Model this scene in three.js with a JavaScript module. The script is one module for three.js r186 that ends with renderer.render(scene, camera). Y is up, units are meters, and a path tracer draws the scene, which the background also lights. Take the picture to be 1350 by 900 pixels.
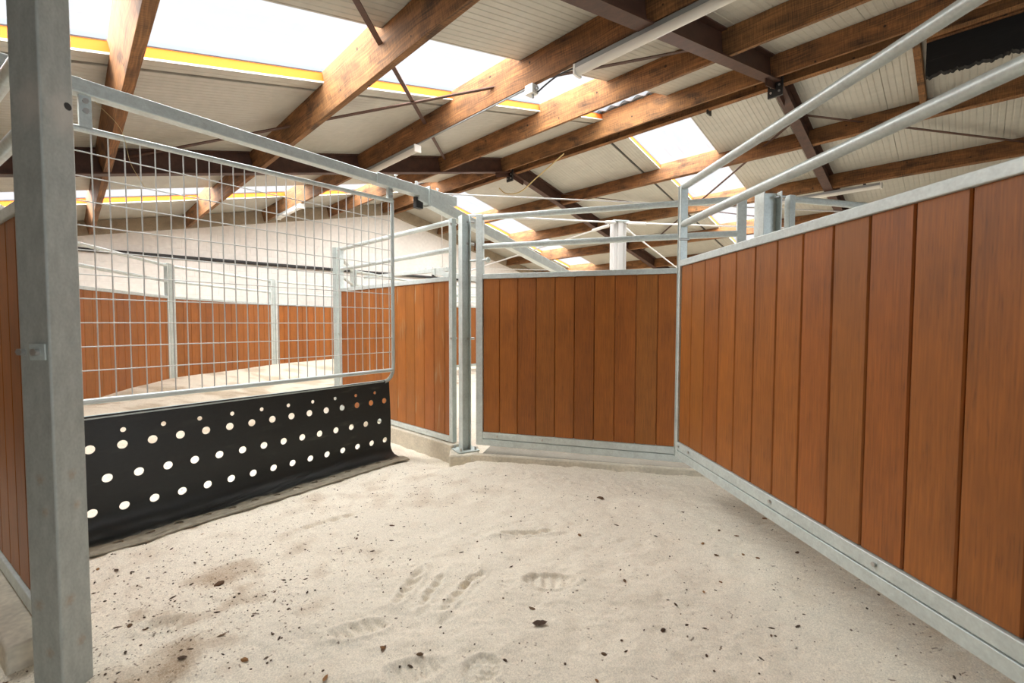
import * as THREE from 'three';
import { RoundedBoxGeometry } from 'three/addons/geometries/RoundedBoxGeometry.js';
import { mergeGeometries, mergeVertices, toCreasedNormals } from 'three/addons/utils/BufferGeometryUtils.js';
import { RectAreaLightUniformsLib } from 'three/addons/lights/RectAreaLightUniformsLib.js';
import { ImprovedNoise } from 'three/addons/math/ImprovedNoise.js';

// ------------------------------------------------------------------ camera, sky, exposure
// World: -z runs along the ridge away from the camera, +x across the building, y = 0 near the sand.
const scene = new THREE.Scene();
const FOCAL = 596;                                            // pixels, for a 1350 x 900 frame
const camera = new THREE.PerspectiveCamera(2 * Math.atan(450 / FOCAL) * 180 / Math.PI, 1.5, 0.05, 200);
camera.position.set(0, 1.2, 0);
camera.rotation.order = 'YXZ';
camera.rotation.set(-2.34 * Math.PI / 180, -44.4 * Math.PI / 180, 0.14 * Math.PI / 180);
camera.updateMatrixWorld(true);
camera.focus = 3.6; camera.userData.fStop = 3.5;
scene.add(camera);
const renderer = new THREE.WebGLRenderer({ antialias: true });
renderer.toneMapping = THREE.LinearToneMapping;
renderer.toneMappingExposure = 0.81;
renderer.shadowMap.enabled = true;
// overcast sky: three times as bright overhead as at the horizon, faintly blue
{
  const w = 64, h = 32, d = new Float32Array(w * h * 4);
  for (let y = 0; y < h; y++) for (let x = 0; x < w; x++) { const e = Math.sin(((y + 0.5) / h - 0.5) * Math.PI), k = 2.0 * (1 + 2 * Math.max(0, e)) / 3, o = (y * w + x) * 4; d[o] = 0.95 * k; d[o + 1] = 1.0 * k; d[o + 2] = 1.06 * k; d[o + 3] = 1; }
  const sky = new THREE.DataTexture(d, w, h, THREE.RGBAFormat, THREE.FloatType); sky.mapping = THREE.EquirectangularReflectionMapping; sky.magFilter = sky.minFilter = THREE.LinearFilter; sky.needsUpdate = true;
  scene.background = sky;
}
RectAreaLightUniformsLib.init();
const DAYLIGHT = new THREE.Color(1.0, 1.0, 0.995), DAY_POWER = 17, DOOR_POWER = 5.8;   // what each rooflight strip sends down into the barn

// ------------------------------------------------------------------ helpers
const V = (x, y, z) => new THREE.Vector3(x, y, z);
let seed = 12345;
const rnd = () => { seed = (seed * 1664525 + 1013904223) >>> 0; return seed / 4294967296; };
const rr = (a, b) => a + (b - a) * rnd();
const perlin = new ImprovedNoise();
const fbm = (x, y, z = 0, o = 4) => { let s = 0, a = 1, n = 0; for (let i = 0; i < o; i++) { s += a * perlin.noise(x, y, z + i * 7.3); n += a; a *= 0.5; x *= 2.03; y *= 2.03; } return s / n; };
const clamp = (v, a = 0, b = 1) => Math.min(b, Math.max(a, v));
const sstep = (a, b, x) => { const t = clamp((x - a) / (b - a)); return t * t * (3 - 2 * t); };
const counts = new Map();
const numbered = (name) => { const n = counts.get(name) || 0; counts.set(name, n + 1); return n ? name + '_' + String(n).padStart(3, '0') : name; };
function shade(o) { o.castShadow = true; o.receiveShadow = true; return o; }
function thing(name, label, category, pos = [0, 0, 0], turn = 0, group) {
  const o = new THREE.Group(); o.name = numbered(name); scene.add(o);
  o.position.set(...pos); o.rotation.y = turn; o.userData = { label, category };
  if (group) o.userData.group = group;
  return o;
}
function single(name, geo, mat, label, category, group, kind) {
  const o = shade(new THREE.Mesh(geo, mat)); o.name = numbered(name); scene.add(o);
  o.userData = { label, category };
  if (group) o.userData.group = group;
  if (kind) o.userData.kind = kind;
  return o;
}
function structure(o) { o.userData.kind = 'structure'; return o; }
function part(name, geo, mat, parent, label) {
  const o = shade(new THREE.Mesh(geo, mat)); o.name = name; parent.add(o);
  if (label) o.userData.label = label;
  return o;
}
const merge = (list) => mergeGeometries(list.map((g) => { const q = g.index ? g.toNonIndexed() : g; for (const k of Object.keys(q.attributes)) if (!['position', 'normal', 'uv'].includes(k)) q.deleteAttribute(k); return q; }));
// uv in metres by the dominant axis of each face (flat-shaded geometry)
function metricUV(geo, off = [0, 0]) {
  const g = geo.index ? geo.toNonIndexed() : geo; const p = g.attributes.position, n = g.attributes.normal, uv = new Float32Array(p.count * 2);
  for (let i = 0; i < p.count; i++) {
    const ax = Math.abs(n.getX(i)), ay = Math.abs(n.getY(i)), az = Math.abs(n.getZ(i));
    let u, v;
    if (ay >= ax && ay >= az) { u = p.getX(i); v = p.getZ(i); } else if (az >= ax) { u = p.getX(i); v = p.getY(i); } else { u = p.getZ(i); v = p.getY(i); }
    uv[i * 2] = u + off[0]; uv[i * 2 + 1] = v + off[1];
  }
  g.setAttribute('uv', new THREE.BufferAttribute(uv, 2)); return g;
}
const box = (x0, x1, y0, y1, z0, z1) => metricUV(new THREE.BoxGeometry(x1 - x0, y1 - y0, z1 - z0).translate((x0 + x1) / 2, (y0 + y1) / 2, (z0 + z1) / 2));
const rbox = (x0, x1, y0, y1, z0, z1, r = 0.004) => metricUV(new RoundedBoxGeometry(x1 - x0, y1 - y0, z1 - z0, 1, Math.min(r, (x1 - x0) / 2.1, (y1 - y0) / 2.1, (z1 - z0) / 2.1)).translate((x0 + x1) / 2, (y0 + y1) / 2, (z0 + z1) / 2));
// bar of width w (sideways) and height h (upwards) between two points
function bar(a, b, w, h, r = 0.003) {
  const d = b.clone().sub(a), L = d.length(); d.normalize();
  let side = V(0, 1, 0).cross(d); if (side.length() < 1e-4) side = V(1, 0, 0); side.normalize();
  const up = d.clone().cross(side);
  const g = metricUV(r > 0 ? new RoundedBoxGeometry(w, h, L, 1, Math.min(r, w / 2.1, h / 2.1)) : new THREE.BoxGeometry(w, h, L));
  const m = new THREE.Matrix4().makeBasis(side, up, d); m.setPosition(a.clone().add(b).multiplyScalar(0.5));
  return g.applyMatrix4(m);
}
function tube(a, b, r, seg = 14) {
  const d = b.clone().sub(a), g = new THREE.CylinderGeometry(r, r, d.length(), seg, 1);
  const uv = g.attributes.uv; for (let i = 0; i < uv.count; i++) uv.setXY(i, uv.getX(i) * r * 6.28, uv.getY(i) * d.length());
  g.applyQuaternion(new THREE.Quaternion().setFromUnitVectors(V(0, 1, 0), d.clone().normalize())); const c = a.clone().add(b).multiplyScalar(0.5);
  return g.translate(c.x, c.y, c.z);
}
const path = (pts, r, n = 40, seg = 10, closed = false) => new THREE.TubeGeometry(new THREE.CatmullRomCurve3(pts, closed, 'centripetal'), n, r, seg, closed);
// a pixel of the photograph as a ray, met with the height h or with a vertical plane
function ray(px, py) { return V((px - 675) / FOCAL, (450 - py) / FOCAL, -1).applyQuaternion(camera.quaternion); }
function onHeight(px, py, h) { const d = ray(px, py); return camera.position.clone().addScaledVector(d, (h - 1.2) / d.y); }

// ------------------------------------------------------------------ textures and materials
function dataTex(w, h, fn, srgb = true, wrap = true) {
  const d = new Uint8Array(w * h * 4);
  for (let y = 0; y < h; y++) for (let x = 0; x < w; x++) { const c = fn(x, y), i = (y * w + x) * 4; d[i] = clamp(c[0], 0, 255); d[i + 1] = clamp(c[1], 0, 255); d[i + 2] = clamp(c[2], 0, 255); d[i + 3] = 255; }
  const t = new THREE.DataTexture(d, w, h); t.magFilter = THREE.LinearFilter; t.minFilter = THREE.LinearMipmapLinearFilter; t.generateMipmaps = true;
  if (srgb) t.colorSpace = THREE.SRGBColorSpace;
  if (wrap) t.wrapS = t.wrapT = THREE.RepeatWrapping;
  t.needsUpdate = true; return t;
}
// tileable noise: noise on a torus-like blend
function tileNoise(u, v, fx, fy, z, o = 3) {  // u, v in 0..1
  const s = sstep(0.75, 1, u), t = sstep(0.75, 1, v);
  const row = (q) => { const a = fbm(u * fx, q * fy, z, o); return s > 0 ? a * (1 - s) + fbm((u - 1) * fx, q * fy, z, o) * s : a; };
  return t > 0 ? row(v) * (1 - t) + row(v - 1) * t : row(v);
}
// hardwood board: fine vertical streaks, u across, v along
const boardTex = dataTex(512, 512, (x, y) => {
  const u = x / 512, v = y / 512;
  const streak = tileNoise(u, v, 110, 5, 1, 3), broad = tileNoise(u, v, 9, 1.6, 5, 3), pore = tileNoise(u, v, 150, 16, 9, 2), blot = tileNoise(u, v, 5, 5, 21, 3);
  const k = 1 + 0.2 * streak + 0.1 * broad + 0.12 * blot - 0.3 * Math.max(0, pore - 0.12);
  return [184 * k, 110 * k, 40 * k];
});
boardTex.repeat.set(1 / 0.7, 1 / 1.1);
const boardMats = [[1, 1, 1], [0.9, 0.86, 0.82], [1.06, 1.05, 1.0], [0.95, 0.98, 1.0], [1.0, 0.93, 0.88]].map((c) => new THREE.MeshPhysicalMaterial({ map: boardTex, color: new THREE.Color().setRGB(...c.map((v) => Math.min(1, v * 0.68))), roughness: 0.52, bumpMap: boardTex, bumpScale: 0.0006, clearcoat: 0.06, clearcoatRoughness: 0.4 }));
// the same board with chalky hoof scuffs on its lower half (v in metres up the board)
const scuffTex = dataTex(512, 512, (x, y) => {
  const u = x / 512, v = y / 512, streak = tileNoise(u, v, 110, 5, 1, 3), blot = tileNoise(u, v, 5, 5, 21, 3), k = 1 + 0.2 * streak + 0.12 * blot;
  const m = clamp(2.4 * Math.max(0, tileNoise(u, v, 16, 3.2, 301, 4) - 0.16)) * 0.75;
  const c = [184 * k, 110 * k, 40 * k]; return [c[0] + (206 - c[0]) * m, c[1] + (188 - c[1]) * m, c[2] + (172 - c[2]) * m];
});
scuffTex.repeat.set(1 / 0.7, 1 / 1.1);
const scuffMat = new THREE.MeshPhysicalMaterial({ map: scuffTex, color: new THREE.Color().setRGB(0.7, 0.7, 0.7), roughness: 0.6, clearcoat: 0.08, clearcoatRoughness: 0.4 });
// rough-sawn timber: u along the grain
const timberTex = dataTex(1024, 512, (x, y) => {
  const u = x / 1024, v = y / 512;
  const warp = tileNoise(u, v, 4, 3, 40, 2) * 0.05;
  const grain = tileNoise(u, v + warp, 5, 60, 31, 3), broad = tileNoise(u, v, 6, 7, 33, 4), saw = tileNoise(u, v, 240, 6, 35, 2), stain = tileNoise(u, v, 7, 4, 37, 4);
  let k = 1 + 0.42 * grain + 0.4 * broad + 0.3 * saw - 0.9 * Math.max(0, stain - 0.1);
  for (const [kx, ky, s] of [[0.12, 0.3, 1], [0.37, 0.7, 0.8], [0.55, 0.25, 1.2], [0.71, 0.55, 0.7], [0.9, 0.8, 1], [0.26, 0.5, 0.6], [0.82, 0.15, 0.9]]) { const d = Math.hypot((u - kx) * 4, (v - ky) * 1.4) / (0.02 * s); if (d < 1.6) k *= 1 - 0.55 * (1 - sstep(0.7, 1.6, d)); }
  return [126 * k, 87 * k, 51 * k];
});
timberTex.repeat.set(1 / 2.2, 1 / 0.75);
const timberMats = [[1, 1, 1], [0.86, 0.83, 0.8], [0.94, 0.97, 0.96]].map((c) => new THREE.MeshStandardMaterial({ map: timberTex, color: new THREE.Color().setRGB(...c), roughness: 0.85, bumpMap: timberTex, bumpScale: 0.002 }));
// hot-dip galvanised steel
const zincTex = dataTex(512, 512, (x, y) => {
  const u = x / 512, v = y / 512; const a = tileNoise(u, v, 22, 22, 51, 4), b = tileNoise(u, v, 5, 5, 53, 3), s = tileNoise(u, v, 60, 60, 57, 2);
  const k = 1 + 0.09 * a + 0.1 * b + 0.05 * s;
  return [206 * k, 216 * k, 214 * k];
});
zincTex.repeat.set(1 / 0.5, 1 / 0.5);
const zinc = new THREE.MeshStandardMaterial({ map: zincTex, metalness: 0.25, roughness: 0.42, bumpMap: zincTex, bumpScale: 0.0004 });
const zincDull = new THREE.MeshStandardMaterial({ map: zincTex, color: new THREE.Color().setRGB(0.82, 0.83, 0.82), metalness: 0.3, roughness: 0.6 });
const zincBolt = new THREE.MeshStandardMaterial({ color: new THREE.Color().setRGB(0.5, 0.5, 0.48), metalness: 0.7, roughness: 0.4 });
const wireMat = new THREE.MeshStandardMaterial({ color: new THREE.Color().setRGB(0.6, 0.62, 0.6), metalness: 0.25, roughness: 0.45 });
const whiteRod = new THREE.MeshStandardMaterial({ color: new THREE.Color().setRGB(0.72, 0.72, 0.7), metalness: 0.2, roughness: 0.45 });
const steelPaintTex = dataTex(256, 256, (x, y) => { const u = x / 256, v = y / 256, k = 1 + 0.3 * tileNoise(u, v, 9, 9, 61, 4) + 0.15 * tileNoise(u, v, 40, 40, 63, 2); return [76 * k, 50 * k, 38 * k]; });
const steelPaint = new THREE.MeshStandardMaterial({ map: steelPaintTex, roughness: 0.6, metalness: 0.1 });
const panelTex = dataTex(512, 512, (x, y) => { const u = x / 512, v = y / 512, k = 1 + 0.07 * tileNoise(u, v, 5, 5, 71, 4) + 0.05 * tileNoise(u, v, 40, 12, 73, 2); return [180 * k, 177 * k, 165 * k]; });
panelTex.repeat.set(1 / 3, 1 / 3);
const panelMat = new THREE.MeshPhysicalMaterial({ map: panelTex, roughness: 0.42, clearcoat: 0.25, clearcoatRoughness: 0.25 });
const panelOut = new THREE.MeshStandardMaterial({ color: 0x9a9c9a, roughness: 0.7 });
const foam = new THREE.MeshStandardMaterial({ color: new THREE.Color().setRGB(0.6, 0.115, 0.004), roughness: 0.9 });
const sheetMat = new THREE.MeshPhysicalMaterial({ color: new THREE.Color().setRGB(0.9, 0.93, 0.96), roughness: 0.93, transmission: 0.92, thickness: 0, ior: 1.4, side: THREE.DoubleSide });
const wallTex = dataTex(512, 512, (x, y) => { const u = x / 512, v = y / 512; let k = 1 + 0.05 * tileNoise(u, v, 6, 6, 81, 4) + 0.05 * tileNoise(u, v, 50, 50, 83, 2); const st = tileNoise(u, v, 9, 14, 85, 4); k -= 0.35 * Math.max(0, st - 0.34); return [228 * k, 225 * k, 218 * k]; });
wallTex.repeat.set(1 / 4, 1 / 4);
// relief of block courses under the paint
const blockRelief = dataTex(256, 256, (x, y) => { const row = Math.floor(y / 64), fx = (x + (row % 2) * 64) % 128, fy = y % 64; const j = Math.min(sstep(0, 4, fx) * (1 - sstep(124, 128, fx)), sstep(0, 4, fy) * (1 - sstep(60, 64, fy))); const n = 12 * tileNoise(x / 256, y / 256, 30, 30, 87, 2); return [170 * j + 60 + n, 170 * j + 60 + n, 170 * j + 60 + n]; }, false);
blockRelief.repeat.set(1 / 0.9, 1 / 0.8);
const wallPaint = new THREE.MeshStandardMaterial({ map: wallTex, roughness: 0.85, bumpMap: blockRelief, bumpScale: 0.004 });
const concTex = dataTex(512, 512, (x, y) => { const u = x / 512, v = y / 512; const k = 1 + 0.16 * tileNoise(u, v, 6, 6, 91, 4) + 0.12 * tileNoise(u, v, 60, 60, 93, 2); return [204 * k, 196 * k, 178 * k]; });
concTex.repeat.set(1 / 1.2, 1 / 1.2);
const concrete = new THREE.MeshStandardMaterial({ map: concTex, roughness: 0.9, bumpMap: concTex, bumpScale: 0.003 });
const greyConcrete = new THREE.MeshStandardMaterial({ map: concTex, color: new THREE.Color().setRGB(0.5, 0.51, 0.52), roughness: 0.9, bumpMap: concTex, bumpScale: 0.003 });
const bareWall = new THREE.MeshStandardMaterial({ map: concTex, color: new THREE.Color().setRGB(0.42, 0.36, 0.3), roughness: 0.9, bumpMap: blockRelief, bumpScale: 0.004 });
const bandMat = new THREE.MeshStandardMaterial({ map: concTex, color: new THREE.Color().setRGB(0.55, 0.5, 0.44), roughness: 0.9 });
// rubber of the hanging mat: u along the mat 0..1, v down its length 0..1; the part that lies on the ground is coated with sand
const rubberTex = dataTex(1024, 512, (x, y) => {
  const u = x / 1024, v = y / 512, n = fbm(u * 9, v * 5, 101, 4), f = fbm(u * 90, v * 45, 103, 2), smear = Math.max(0, fbm(u * 7, v * 12, 105, 4) - 0.2) * (u < 0.4 ? 1.6 : 0.7);
  const lie = sstep(0.8, 0.87, v + 0.05 * fbm(u * 40, v * 20, 107, 3)) * (0.86 + 0.25 * fbm(u * 60, v * 30, 109, 3));
  const k = 24 + 9 * n + 7 * f, m = clamp(lie + smear * 0.8);
  return [k + (168 - k) * m, k + 3 + (156 - k) * m, k + (138 - k) * m];
}, true, false);
const rubber = new THREE.MeshPhysicalMaterial({ map: rubberTex, roughness: 0.55, clearcoat: 0.1, clearcoatRoughness: 0.4, side: THREE.DoubleSide });
const darkPlastic = new THREE.MeshStandardMaterial({ color: 0x2b2b2a, roughness: 0.6 });
const greyPlastic = new THREE.MeshStandardMaterial({ color: 0x8b8d8c, roughness: 0.55 });
const whitePlastic = new THREE.MeshStandardMaterial({ color: 0xe4e2da, roughness: 0.4 });
const diffuser = new THREE.MeshPhysicalMaterial({ color: 0xf2efe6, roughness: 0.35, transmission: 0.35, thickness: 0 });
const ropeMat = new THREE.MeshStandardMaterial({ color: 0xc7b27e, roughness: 0.9 });
const tarTex = dataTex(256, 256, (x, y) => { const u = x / 256, v = y / 256; const d = Math.max(0, tileNoise(u, v, 9, 18, 111, 4) - 0.3) * 260, k = 17 + 9 * tileNoise(u, v, 20, 20, 113, 3); return [k + d, k + d * 0.95, k + d * 0.85]; });
const tar = new THREE.MeshStandardMaterial({ map: tarTex, roughness: 0.8 });

// ------------------------------------------------------------------ the building shell
const RX = 6.85, RY = 4.715, SL = 0.235, EL = -1.3, ER = 15.0, NF = 12.2, NN = -6.17;   // ridge, slope, eaves, far and near gables (n = -z)
const roofY = (x) => RY - SL * Math.abs(x - RX);
const COSL = 1 / Math.hypot(1, SL);
// sand floor: a height field, fine where the camera looks
const CX = 6.9, CN = 4.4;                                         // the walker's centre post
const prints = [];                                              // depressions in the sand: boot treads and scrapes
{
  const add = (px, py, px2, py2, w, kind) => { const a = onHeight(px, py, 0.03), b = onHeight(px2, py2, 0.03); prints.push({ x: (a.x + b.x) / 2, n: -(a.z + b.z) / 2, a: Math.atan2(-(b.z - a.z), b.x - a.x), L: a.distanceTo(b), w, kind }); };
  add(690, 763, 762, 764, 0.11, 'tread');
  add(518, 798, 560, 745, 0.07, 'scrape'); add(552, 800, 590, 748, 0.05, 'scrape'); add(580, 808, 632, 748, 0.06, 'scrape'); add(606, 775, 640, 752, 0.05, 'scrape');
  add(608, 885, 660, 872, 0.12, 'tread'); add(500, 890, 590, 872, 0.12, 'scrape'); add(655, 705, 740, 700, 0.06, 'scrape');
  add(180, 830, 240, 820, 0.1, 'scrape'); add(430, 840, 520, 815, 0.1, 'scrape'); add(380, 700, 480, 672, 0.08, 'scrape');
}
function sandHeight(x, n) {
  const r = Math.hypot(x - CX, n - CN), ang = Math.atan2(n - CN, x - CX) * 180 / Math.PI;
  let h = 0.03;
  const a = ang < 0 ? ang + 360 : ang;
  h += 0.25 * sstep(5.6, 7.4, r) * sstep(186, 166, a) * (1 - sstep(9.5, 12, r));
  h -= 0.1 * Math.exp(-(((x - 2.4) / 0.27) ** 2)) * sstep(2.92, 3.12, n) * sstep(5.6, 4.6, n);
  h += 0.03 * fbm(x * 0.6, n * 0.6, 3, 3) + 0.012 * fbm(x * 2.6, n * 2.6, 8, 3);
  const fine = sstep(8.2, 7.2, r);
  if (x > -0.6 && x < 4 && n > -0.8 && n < 4.8) {
    h += fine * (0.018 * fbm(x * 8, n * 8, 13, 3) + 0.007 * fbm(x * 34, n * 34, 17, 3));
    const clump = Math.exp(-Math.pow((r - 4.85) / 0.16, 2));       // coarse broken sand against the kerbs
    h += clump * 0.016 * Math.max(-0.2, fbm(x * 24, n * 24, 23, 3));
    for (const p of prints) {
      const dx = x - p.x, dn = n - p.n, c = Math.cos(p.a), s = Math.sin(p.a), u = (dx * c + dn * s) / (p.L / 2), w = (-dx * s + dn * c) / (p.w / 2), q = Math.hypot(u, w);
      if (q > 1.5) continue;
      if (p.kind === 'tread') { const inside = 1 - sstep(0.85, 1.02, q); h += -0.013 * inside + 0.01 * inside * sstep(0.3, 0.75, Math.cos(u * 17)) + 0.007 * Math.exp(-Math.pow((q - 1.12) / 0.14, 2)); }
      else h += -0.013 * (1 - sstep(0.3, 1, q)) + 0.009 * Math.exp(-Math.pow((q - 1.05) / 0.2, 2)) + 0.005 * (1 - sstep(0.6, 1.2, q)) * Math.sin(u * 18 + w * 4);
    }
  }
  return h;
}
const SAND_T = 5.12, sandDirt = onHeight(190, 830, 0.03), sandDirt2 = onHeight(330, 760, 0.03), sandDirt3 = onHeight(560, 640, 0.03), sandDirt4 = onHeight(420, 650, 0.03);
const sandTex = (() => {
  const S = 2048, f = new Float32Array(S * S), dirt = new Float32Array(S * S);
  const wx = (i) => -1 + (i + 0.5) / S * SAND_T, wn = (j) => -0.8 + (j + 0.5) / S * SAND_T;
  const coarse = 256, grid = new Float32Array(coarse * coarse), grid2 = new Float32Array(coarse * coarse);
  for (let j = 0; j < coarse; j++) for (let i = 0; i < coarse; i++) { grid[j * coarse + i] = tileNoise(i / coarse, j / coarse, 9, 9, 121, 4); grid2[j * coarse + i] = tileNoise(i / coarse, j / coarse, 26, 26, 123, 3); }
  const pick = (g, i, j) => g[Math.min(coarse - 1, j >> 3) * coarse + Math.min(coarse - 1, i >> 3)];
  const near = (p, x, n, s) => Math.exp(-((x - p.x) ** 2 + (n + p.z) ** 2) / (s * s));
  const dens = (x, n) => 0.22 + 1.5 * near(sandDirt, x, n, 0.42) + 0.8 * near(sandDirt2, x, n, 0.5) + 0.6 * near(sandDirt3, x, n, 0.4) + 0.6 * near(sandDirt4, x, n, 0.45);
  // flecks of dung, straw and bark
  for (let k = 0; k < 30000; k++) {
    const x = rnd(), n = rnd(), i0 = Math.floor(x * S), j0 = Math.floor(n * S), g = pick(grid2, i0, j0);
    if (rnd() > dens(wx(i0), wn(j0)) * (0.55 + 2.6 * Math.max(0, g))) continue;
    const len = rnd() < 0.08 ? rr(2, 5) : rr(0.2, 1.1), a = rr(0, 6.28), wd = rr(0.2, 0.7), s = rr(0.2, 0.8);
    for (let t = -len; t <= len; t += 0.5) for (let w = -wd; w <= wd; w += 0.5) { const i = (Math.round(i0 + t * Math.cos(a) - w * Math.sin(a)) + S) % S, j = (Math.round(j0 + t * Math.sin(a) + w * Math.cos(a)) + S) % S; dirt[j * S + i] = Math.max(dirt[j * S + i], s); }
  }
  const d = new Uint8Array(S * S * 4);
  for (let j = 0; j < S; j++) for (let i = 0; i < S; i++) {
    const x = wx(i), n = wn(j), g = pick(grid, i, j), g2 = pick(grid2, i, j), grain = rnd() - 0.5;
    const brown = clamp(1.35 * Math.max(0, g2 * 0.6 + g * 0.4 - 0.02) * dens(x, n), 0, 0.62) * (0.6 + 0.8 * rnd());
    const k = 1 + 0.05 * g + 0.2 * grain, m = dirt[j * S + i];
    let R = 232 * k, G = 224 * k, B = 207 * k;
    R += (150 - R) * brown; G += (125 - G) * brown; B += (98 - B) * brown;
    R += (62 - R) * m; G += (44 - G) * m; B += (30 - B) * m;
    const o = (j * S + i) * 4; d[o] = clamp(R, 0, 255); d[o + 1] = clamp(G, 0, 255); d[o + 2] = clamp(B, 0, 255); d[o + 3] = 255;
  }
  const t = new THREE.DataTexture(d, S, S); t.colorSpace = THREE.SRGBColorSpace; t.magFilter = THREE.LinearFilter; t.minFilter = THREE.LinearMipmapLinearFilter; t.generateMipmaps = true; t.wrapS = t.wrapT = THREE.RepeatWrapping; t.needsUpdate = true; return t;
})();
const sandMat = new THREE.MeshStandardMaterial({ map: sandTex, roughness: 0.95, vertexColors: true });
{
  const ticks = (lo, hi, a, b, fine, coarse) => { const t = []; for (let x = lo; x < a; x += coarse) t.push(x); for (let x = a; x < b; x += fine) t.push(x); for (let x = b; x <= hi + 1e-6; x += coarse) t.push(Math.min(x, hi)); if (t[t.length - 1] < hi - 1e-6) t.push(hi); return t; };
  const xs = ticks(EL - 0.1, ER + 0.1, -0.1, 3.75, 0.0095, 0.12), ns = ticks(NN - 0.05, NF + 0.05, -0.15, 4.2, 0.0095, 0.12);
  const K = [], W = xs.length, P = new Float32Array(W * ns.length * 3), U = new Float32Array(W * ns.length * 2), I = [];
  ns.forEach((n, j) => xs.forEach((x, i) => { const k = j * W + i; P[k * 3] = x; P[k * 3 + 1] = sandHeight(x, n); P[k * 3 + 2] = -n; U[k * 2] = (x + 1) / SAND_T; U[k * 2 + 1] = (n + 0.8) / SAND_T;
    // trampled brown dung worked into the sand of the far track, in ragged patches
    const r = Math.hypot(x - CX, n - CN), far = sstep(4.4, 5.2, n) * sstep(4.8, 5.4, r), m = far * clamp(0.22 + 3.2 * Math.max(0, fbm(x * 1.7, n * 1.7, 31, 4) + 0.02), 0, 0.75);
    K.push(1 - 0.45 * m, 1 - 0.52 * m, 1 - 0.62 * m); }));
  for (let j = 0; j < ns.length - 1; j++) for (let i = 0; i < W - 1; i++) { const a = j * W + i; I.push(a, a + 1, a + W, a + 1, a + W + 1, a + W); }
  const g = new THREE.BufferGeometry(); g.setAttribute('position', new THREE.BufferAttribute(P, 3)); g.setAttribute('uv', new THREE.BufferAttribute(U, 2)); g.setAttribute('color', new THREE.Float32BufferAttribute(K, 3)); g.setIndex(I); g.computeVertexNormals();
  structure(single('floor', g, sandMat, 'pale trampled sand floor flecked with brown droppings', 'sand floor'));
}
// walls
{
  const gable = (n0, n1, door) => { const s = new THREE.Shape(); s.moveTo(EL - 0.2, -0.1); s.lineTo(ER + 0.2, -0.1); s.lineTo(ER + 0.2, roofY(ER + 0.2)); s.lineTo(RX, RY); s.lineTo(EL - 0.2, roofY(EL - 0.2)); s.closePath(); if (door) { const h = new THREE.Path(); h.moveTo(door[0], -0.05); h.lineTo(door[0], door[2]); h.lineTo(door[1], door[2]); h.lineTo(door[1], -0.05); h.closePath(); s.holes.push(h); } return metricUV(new THREE.ExtrudeGeometry(s, { depth: n1 - n0, bevelEnabled: false }).translate(0, 0, -n1)); };
  structure(single('wall_far', gable(NF, NF + 0.2), wallPaint, 'white painted block gable wall behind the round fence', 'wall'));
  structure(single('wall_near', gable(NN - 0.2, NN, [-0.7, 2.7, 3.0]), bareWall, 'bare brown masonry gable wall with an open doorway at the near end', 'wall'));
  structure(single('wall_left', box(EL - 0.2, EL, -0.1, roofY(EL), -NF, -NN), bareWall, 'bare brown masonry eaves wall outside the sand track', 'wall'));
  structure(single('wall_right', box(ER, ER + 0.2, -0.1, roofY(ER), -NF, -NN), bareWall, 'bare brown masonry eaves wall beyond the round fence', 'wall'));
  // daylight entering by the open barn door behind the camera: the sky and yard in the opening
  const L = new THREE.RectAreaLight(new THREE.Color(0.9, 0.97, 1.06), DOOR_POWER, 3.4, 3.0); L.name = 'door_daylight'; L.castShadow = true; L.position.set(1.0, 1.5, -NN - 0.02); scene.add(L);
  const band = (s) => { const a = new THREE.Shape(), e = s < 0 ? EL : ER; a.moveTo(RX, RY - 0.01); a.lineTo(e, roofY(e) - 0.01); a.lineTo(e, roofY(e) - 0.27); a.lineTo(RX, RY - 0.33); a.closePath(); return metricUV(new THREE.ExtrudeGeometry(a, { depth: 0.05, bevelEnabled: false }).translate(0, 0, -NF + 0.002)); };
  structure(single('trim_1', band(-1), bandMat, 'bare masonry strip capping the white gable wall over the mesh divider', 'masonry strip'));
  structure(single('trim_2', band(1), bandMat, 'bare masonry strip capping the white gable wall beyond the ridge', 'masonry strip'));
}
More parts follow.
